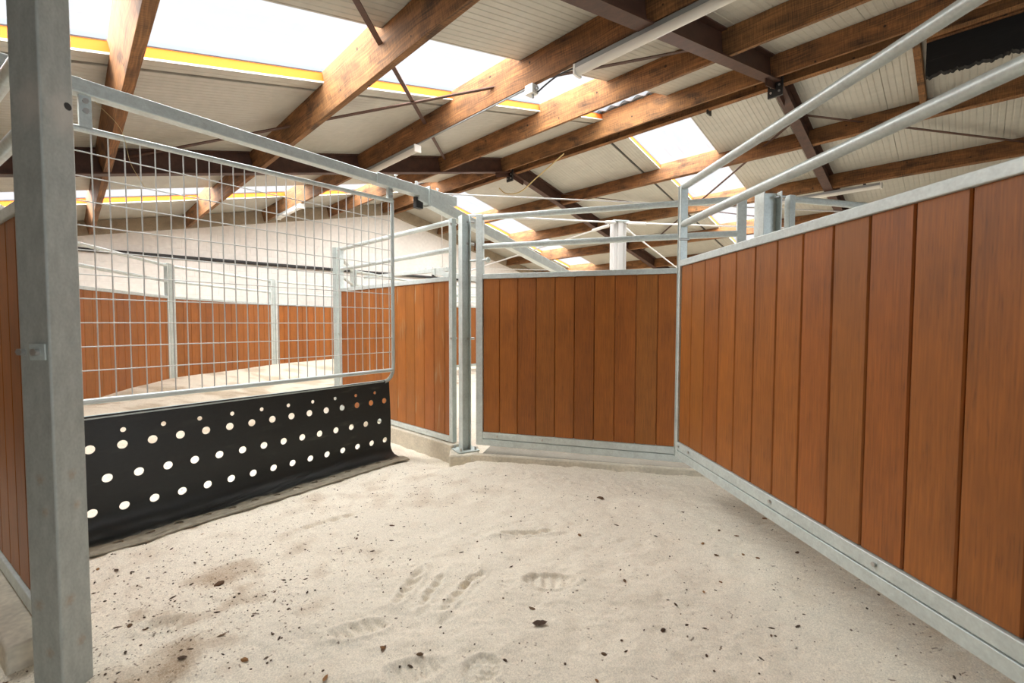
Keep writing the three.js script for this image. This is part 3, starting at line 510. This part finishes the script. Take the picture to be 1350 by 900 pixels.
// mesh divider; local x = r outwards from the centre, y up, z towards the camera side
{
  const a = ARMS[0] * Math.PI / 180, R0 = 4.905, R1 = 7.06;
  const t = thing('mesh_divider', 'galvanised welded-mesh divider hanging from the overhead arm', 'mesh divider', [CX, 0, -CN], a);
  const topY = (r) => 2.268 - (r - 4.905) * 0.03, zt = 0;
  part('frame', path([V(R1, 0.775, 0), V(R1 - 0.02, 0.775, 0), V(6, 0.775, 0), V(5, 0.78, 0), V(4.93, 0.78, 0), V(R0, 0.78, 0)], 0.0165, 20), zinc, t);
  part('top_tube', tube(V(R1, topY(R1), 0), V(R0 - 0.01, topY(R0), 0), 0.017), zinc, t);
  part('end_tube', path([V(R0, 2.275, 0), V(R0, 2.0, 0), V(R0, 1.4, 0), V(R0, 0.9, 0), V(R0 + 0.003, 0.79, 0), V(R0 + 0.018, 0.735, 0), V(R0 + 0.06, 0.695, 0), V(R0 + 0.1, 0.685, 0)], 0.0165, 40), zinc, t);
  part('end_tube', tube(V(R1, topY(R1) + 0.01, 0), V(R1, 0.68, 0), 0.0165), zinc, t);
  part('lower_tube', tube(V(R0 + 0.1, 0.685, 0.012), V(R1, 0.68, 0.012), 0.014), zincDull, t);
  for (let r = 4.941; r < R1 - 0.02; r += 0.0692) part('mesh_wire', tube(V(r, 0.77, 0.004), V(r, topY(r), 0.004), 0.0034, 6), wireMat, t);
  for (let y = 0.94; y < 2.15; y += 0.1278) part('mesh_wire', tube(V(R0, y, -0.001), V(R1, y, -0.001), 0.0034, 6), wireMat, t);
  for (const r of [4.93, 6.9]) { const h = part('hanger', rbox(r - 0.026, r + 0.026, topY(r) - 0.012, 2.385, -0.014, 0.014), zinc, t); for (const y of [2.3, 2.35]) part('bolt', tube(V(r, y, -0.032), V(r, y, 0.032), 0.013, 8), zincBolt, h); }
}
// rubber mat with punched holes, curling forward on to the sand
{
  const a = ARMS[0] * Math.PI / 180, R0 = 4.955, R1 = 7.05;
  const t = thing('rubber_mat', 'black rubber curtain mat punched with round holes hanging below the mesh divider', 'rubber mat', [CX, 0, -CN], a);
  const s = new THREE.Shape(), E = 0.87; s.moveTo(R0, 0); s.lineTo(R1, 0); s.lineTo(R1, E); s.lineTo(R0, E); s.closePath();   // second coordinate = length down the mat
  const hole = (r, v, q) => { const h = new THREE.Path(); h.absarc(r, v, q, 0, Math.PI * 2, true); s.holes.push(h); };
  const inside = (r) => r > R0 + 0.05 && r < R1 - 0.05, top = 0.695;
  for (let k = -2; k < 18; k++) { const r = 6.931 - 0.1368 * k, r2 = 6.864 - 0.1377 * k; if (inside(r)) { hole(r, top - 0.519, 0.0235); hole(r, top - 0.174, 0.0235); } if (inside(r2)) { hole(r2, top - 0.349, 0.0235); hole(r2, 0.775, 0.0235); } }
  for (let k = -1; k < 12; k++) { const r = 6.788 - 0.1865 * k; if (inside(r)) hole(r, top - 0.6, 0.0135); }
  let g = new THREE.ShapeGeometry(s, 10);
  // cut into short triangles down the length so that the sheet can bend: slice by rows
  const rows = [0, 0.08, 0.15, 0.2, 0.3, 0.4, 0.46, 0.5, 0.55, 0.58, 0.61, 0.64, 0.67, 0.7, 0.73, 0.8, 0.84, 0.87];
  const src = g.toNonIndexed().attributes.position, tris = [];
  for (let i = 0; i < src.count; i += 3) tris.push([0, 1, 2].map((j) => [src.getX(i + j), src.getY(i + j)]));
  const clip = (poly, lim, keepBelow) => { const o = []; for (let i = 0; i < poly.length; i++) { const p = poly[i], q = poly[(i + 1) % poly.length], ip = keepBelow ? p[1] <= lim : p[1] >= lim, iq = keepBelow ? q[1] <= lim : q[1] >= lim; if (ip) o.push(p); if (ip !== iq) { const k = (lim - p[1]) / (q[1] - p[1]); o.push([p[0] + (q[0] - p[0]) * k, lim]); } } return o; };
  const clipX = (poly, lim, below) => clip(poly.map(([x, y]) => [y, x]), lim, below).map(([x, y]) => [y, x]);
  const pos = [], uv = [];
  const bend = (r, v) => {                                           // (r, length down) -> (x, y, z)
    const wob = 0.012 * fbm(r * 1.7, v * 2, 5, 2), xy = polar(ARMS[0], r);
    const g0 = sandHeight(xy[0], xy[1]) + 0.012, drop = top - g0, Rb = 0.085, arc0 = drop - Rb;
    let y, z;
    if (v < arc0) { y = top - v; z = wob * (v / arc0) + 0.02 * Math.sin(v * 4); }
    else if (v < arc0 + Rb * Math.PI / 2) { const q = (v - arc0) / Rb; y = g0 + Rb * (1 - Math.sin(q)); z = wob + 0.02 * Math.sin(arc0 * 4) + Rb * (1 - Math.cos(q)); }
    else { const k = v - arc0 - Rb * Math.PI / 2; z = wob + 0.02 * Math.sin(arc0 * 4) + Rb + k; const q = polar(ARMS[0], r); y = sandHeight(q[0] - z * Math.sin(a) * 0, q[1] - z) + 0.008 + 0.01 * sstep(0, 0.1, k) * (1 - sstep(5.0, 5.3, r) * 0.3); }
    return [r, y, -z];
  };
  for (const tri of tris) for (let k = 0; k < rows.length - 1; k++) {
    let p = clip(clip(tri, rows[k + 1], true), rows[k], false); if (p.length < 3) continue;
    const lo = Math.min(...p.map((q) => q[0])), hi = Math.max(...p.map((q) => q[0]));
    for (let x0 = Math.floor(lo / 0.15) * 0.15; x0 < hi; x0 += 0.15) { let c = clipX(clipX(p, x0 + 0.15, true), x0, false); if (c.length < 3) continue; for (let j = 1; j < c.length - 1; j++) for (const q of [c[0], c[j], c[j + 1]]) { pos.push(...bend(q[0], q[1])); uv.push((q[0] - R0) / (R1 - R0), q[1] / E); } }
  }
  const front = new THREE.BufferGeometry(); front.setAttribute('position', new THREE.Float32BufferAttribute(pos, 3)); front.setAttribute('uv', new THREE.Float32BufferAttribute(uv, 2));
  const f = mergeVertices(front, 1e-4); f.computeVertexNormals();
  // thickness: a second skin set back along the normal, and the rim between them
  const P = f.attributes.position, N = f.attributes.normal, cnt = P.count, T = 0.007, pp = [], uu = [], idx = [...f.index.array];
  for (let i = 0; i < cnt; i++) { pp.push(P.getX(i), P.getY(i), P.getZ(i)); uu.push(f.attributes.uv.getX(i), f.attributes.uv.getY(i)); }
  for (let i = 0; i < cnt; i++) { pp.push(P.getX(i) - N.getX(i) * T, P.getY(i) - N.getY(i) * T, P.getZ(i) - N.getZ(i) * T); uu.push(f.attributes.uv.getX(i), f.attributes.uv.getY(i)); }
  const edge = new Map(); const fi = f.index.array;
  for (let i = 0; i < fi.length; i += 3) { idx.push(fi[i] + cnt, fi[i + 2] + cnt, fi[i + 1] + cnt); for (let j = 0; j < 3; j++) { const p = fi[i + j], q = fi[i + (j + 1) % 3], k = p < q ? p + '_' + q : q + '_' + p; edge.set(k, edge.has(k) ? null : [p, q]); } }
  for (const e of edge.values()) if (e) idx.push(e[0], e[0] + cnt, e[1], e[1], e[0] + cnt, e[1] + cnt);
  const full = new THREE.BufferGeometry(); full.setAttribute('position', new THREE.Float32BufferAttribute(pp, 3)); full.setAttribute('uv', new THREE.Float32BufferAttribute(uu, 2)); full.setIndex(idx);
  part('sheet', toCreasedNormals(full, 0.6), rubber, t);
  part('clamp_strip', rbox(R0 + 0.02, R1, 0.672, 0.698, 0.006, 0.02), zincDull, t);
}

// ------------------------------------------------------------------ lamps, cables and small fittings under the roof
function batten(x, n0, n1, label, y) {
  const t = thing('batten_lamp', label, 'lamp', [x, y, -(n0 + n1) / 2], 0, 'unlit batten lamps under the purlins');
  const L = n1 - n0;
  part('housing', rbox(-0.05, 0.05, 0.0, 0.045, -L / 2, L / 2), greyPlastic, t);
  part('diffuser', metricUV(new THREE.CylinderGeometry(0.05, 0.05, L - 0.02, 16, 1, false).scale(1, 1, 0.9).rotateX(Math.PI / 2).translate(0, -0.002, 0)), diffuser, t);
  for (const s of [-1, 1]) { part('end_cap', rbox(-0.053, 0.053, -0.055, 0.045, s * L / 2 - 0.012, s * L / 2 + 0.012), whitePlastic, t); part('mount', rbox(-0.02, 0.02, 0.045, 0.075, s * L * 0.35 - 0.02, s * L * 0.35 + 0.02), darkPlastic, t); }
}
batten(3.5, 1.12, 2.7, 'unlit batten lamp under the purlin, crossing below the near roof frame', 3.585);
batten(3.47, 5.4, 6.95, 'unlit batten lamp under the purlin above the overhead arm', 3.585);
batten(3.47, 9.7, 11.15, 'unlit batten lamp under the purlin seen through the mesh near the gable wall', 3.585);
batten(10.14, 1.2, 2.75, 'unlit batten lamp under the purlin beyond the ridge, above the opened gate', roofY(10.14) - 0.34);
{
  const jb = thing('junction_box', 'small grey junction box with a cable on the side of the purlin', 'junction box', [3.475, 3.59, -3.27]);
  part('body', rbox(-0.045, 0.045, -0.04, 0.055, -0.055, 0.055, 0.008), whitePlastic, jb); part('gland', tube(V(0, -0.04, 0.02), V(0, -0.075, 0.02), 0.012, 8), greyPlastic, jb); part('gland', tube(V(0, 0, 0.05), V(0, 0, 0.09), 0.014, 8), greyPlastic, jb);
  single('lamp_cable', path([V(3.49, 3.56, -3.2), V(3.5, 3.6, -3.1), V(3.5, 3.63, -2.95), V(3.5, 3.625, -2.72)], 0.008, 20, 6), darkPlastic, 'dark cable from the junction box to the batten lamp', 'cable');
  single('conduit', tube(V(3.475, roofY(3.47) - 0.28, -3.35), V(3.475, roofY(3.47) - 0.28, -5.4), 0.011, 8), greyPlastic, 'grey conduit along the purlin between the lamps', 'conduit');
  single('wall_pipe', tube(V(EL + 0.01, 2.6, -NF + 0.05), V(ER - 0.01, 2.68, -NF + 0.05), 0.038, 12), darkPlastic, 'long dark pipe running along the white gable wall', 'pipe');
  single('rope', path([V(6.62, 4.33, -5.4), V(6.75, 4.1, -6.2), V(6.8, 3.93, -6.75), V(6.75, 3.97, -7.1), V(6.7, 4.1, -7.25)], 0.012, 30, 6), ropeMat, 'pale slack rope hanging from the ridge by the far roof frame', 'rope');
  single('strap', rbox(7.0 - 0.045, 7.0 - 0.03 + 0.12, 4.36, 4.62, -2.9 - 0.025, -2.9 + 0.0), darkPlastic, 'short black strap around the ridge purlin', 'strap');
  const w = rp(ARMS[0], 6.86, 2.37);
  single('loose_wire', path([w.clone(), w.clone().add(V(0.1, -0.12, 0.02)), w.clone().add(V(0.14, -0.3, 0.02)), w.clone().add(V(0.2, -0.42, 0.02))], 0.0012, 20, 5), ropeMat, 'fine pale wire dangling from the overhead arm in front of the mesh', 'wire');
}

// ------------------------------------------------------------------ litter on the sand
{
  const brown = [0x5c4430, 0x7d5836, 0x4a382a, 0x916a42, 0x66503a].map((c) => new THREE.MeshStandardMaterial({ color: c, roughness: 0.95 }));
  function clod(k) { const g = new THREE.IcosahedronGeometry(1, 2), p = g.attributes.position; for (let i = 0; i < p.count; i++) { const v = V(p.getX(i), p.getY(i), p.getZ(i)), q = 1 + 0.55 * fbm(v.x * 1.6 + k * 9, v.y * 1.6, v.z * 1.6, 3); p.setXYZ(i, v.x * q, v.y * q * 0.55, v.z * q * 0.8); } const m = mergeVertices(g.deleteAttribute('uv').deleteAttribute('normal'), 1e-4); m.computeVertexNormals(); return m; }
  function leaf(k) { const s = new THREE.Shape(); s.moveTo(-1, 0); s.quadraticCurveTo(-0.5, 0.75, 0.2, 0.55); s.quadraticCurveTo(0.8, 0.4, 1.1, 0); s.quadraticCurveTo(0.6, -0.5, 0.1, -0.5); s.quadraticCurveTo(-0.6, -0.6, -1, 0); const g = new THREE.ExtrudeGeometry(s, { depth: 0.06, bevelEnabled: false, curveSegments: 6 }).rotateX(-Math.PI / 2), p = g.attributes.position; for (let i = 0; i < p.count; i++) { const x = p.getX(i), z = p.getZ(i); p.setY(i, p.getY(i) + 0.35 * (x * x * 0.5 + z * z) + 0.25 * fbm(x * 2 + k * 5, z * 2, k, 2)); } g.computeVertexNormals(); return g; }
  const shapes = [clod(0), clod(1), clod(2), leaf(0), leaf(1)];
  const big = [];
  for (const [x, y] of [[787, 210], [570, 650], [470, 443], [110, 423], [873, 505], [1155, 540], [1010, 675], [1095, 660], [1165, 762], [775, 848], [800, 762], [145, 760], [15, 735], [545, 588], [447, 778], [1200, 412], [1295, 405], [1210, 322], [712, 340], [45, 300], [1215, 500]]) big.push([500 + x / 2.7, 580 + y / 2.7]);
  for (const [x, y] of [[650, 605], [385, 730], [905, 503], [1058, 468], [600, 457], [430, 740], [725, 825], [540, 830], [1135, 790], [965, 888], [657, 760], [290, 560], [345, 570]]) big.push([x / 2.25, 500 + y / 2.25]);
  for (const [x, y] of [[540, 855], [300, 800], [380, 870], [860, 850], [500, 755], [625, 875], [665, 650]]) big.push([860 + x / 4.5, 540 + y / 4.5]);
  big.forEach(([px, py], i) => {
    const p = onHeight(px, py, 0.03), s = i === 0 || i === 1 || i === 21 ? 0.017 : rr(0.005, 0.0105), k = rnd() < 0.55 ? 3 + Math.floor(rr(0, 2)) : Math.floor(rr(0, 3));
    const o = single(k < 3 ? 'dung_crumb' : 'dead_leaf', shapes[k], brown[Math.floor(rr(0, 5))], k < 3 ? 'small brown crumb of dry dung on the sand' : 'small curled brown dead leaf on the sand', k < 3 ? 'dung crumb' : 'leaf', k < 3 ? 'dry dung crumbs on the sand' : 'dead leaves on the sand');
    o.position.set(p.x, sandHeight(p.x, -p.z) + s * 0.2, p.z); o.scale.set(k < 3 ? s * 1.3 : s * 1.7, s, k < 3 ? s : s * 1.5); o.rotation.y = rr(0, 6.28);
  });
  // the fine litter nobody could count
  const N = 2600, im = new THREE.InstancedMesh(new THREE.IcosahedronGeometry(1, 0), new THREE.MeshStandardMaterial({ color: 0xffffff, roughness: 0.95 }), N);
  im.name = 'litter_crumbs'; im.userData = { label: 'tiny dark crumbs and straw bits scattered over the sand', category: 'litter', kind: 'stuff' }; shade(im); scene.add(im);
  const m4 = new THREE.Matrix4(), q = new THREE.Quaternion(), col = new THREE.Color();
  let c = 0, guard = 0;
  while (c < N && guard++ < 200000) {
    const x = rr(-0.3, 3.5), n = rr(-0.4, 4.2), r = Math.hypot(x - CX, n - CN); if (r < 4.9 || r > 7.5) continue;
    const d = 0.25 + 1.2 * Math.exp(-((x - sandDirt.x) ** 2 + (n + sandDirt.z) ** 2) / 0.25) + 0.5 * Math.exp(-((x - sandDirt2.x) ** 2 + (n + sandDirt2.z) ** 2) / 0.3);
    if (rnd() > d * (0.4 + 2 * Math.max(0, fbm(x * 3.1, n * 3.1, 77, 3)))) continue;
    const s = 0.001 + 0.0045 * rnd() ** 4, l = rnd() < 0.2 ? rr(1.6, 3.5) : rr(0.8, 1.5);
    q.setFromEuler(new THREE.Euler(0, rr(0, 6.28), 0)); m4.compose(V(x, sandHeight(x, n) + s * 0.3, -n), q, V(s * l, s * 0.6, s)); im.setMatrixAt(c, m4);
    const k = rr(0.5, 1.3); im.setColorAt(c, col.setRGB(0.1 * k, 0.066 * k, 0.042 * k)); c++;
  }
  im.count = c; im.instanceMatrix.needsUpdate = true;
}

renderer.render(scene, camera);
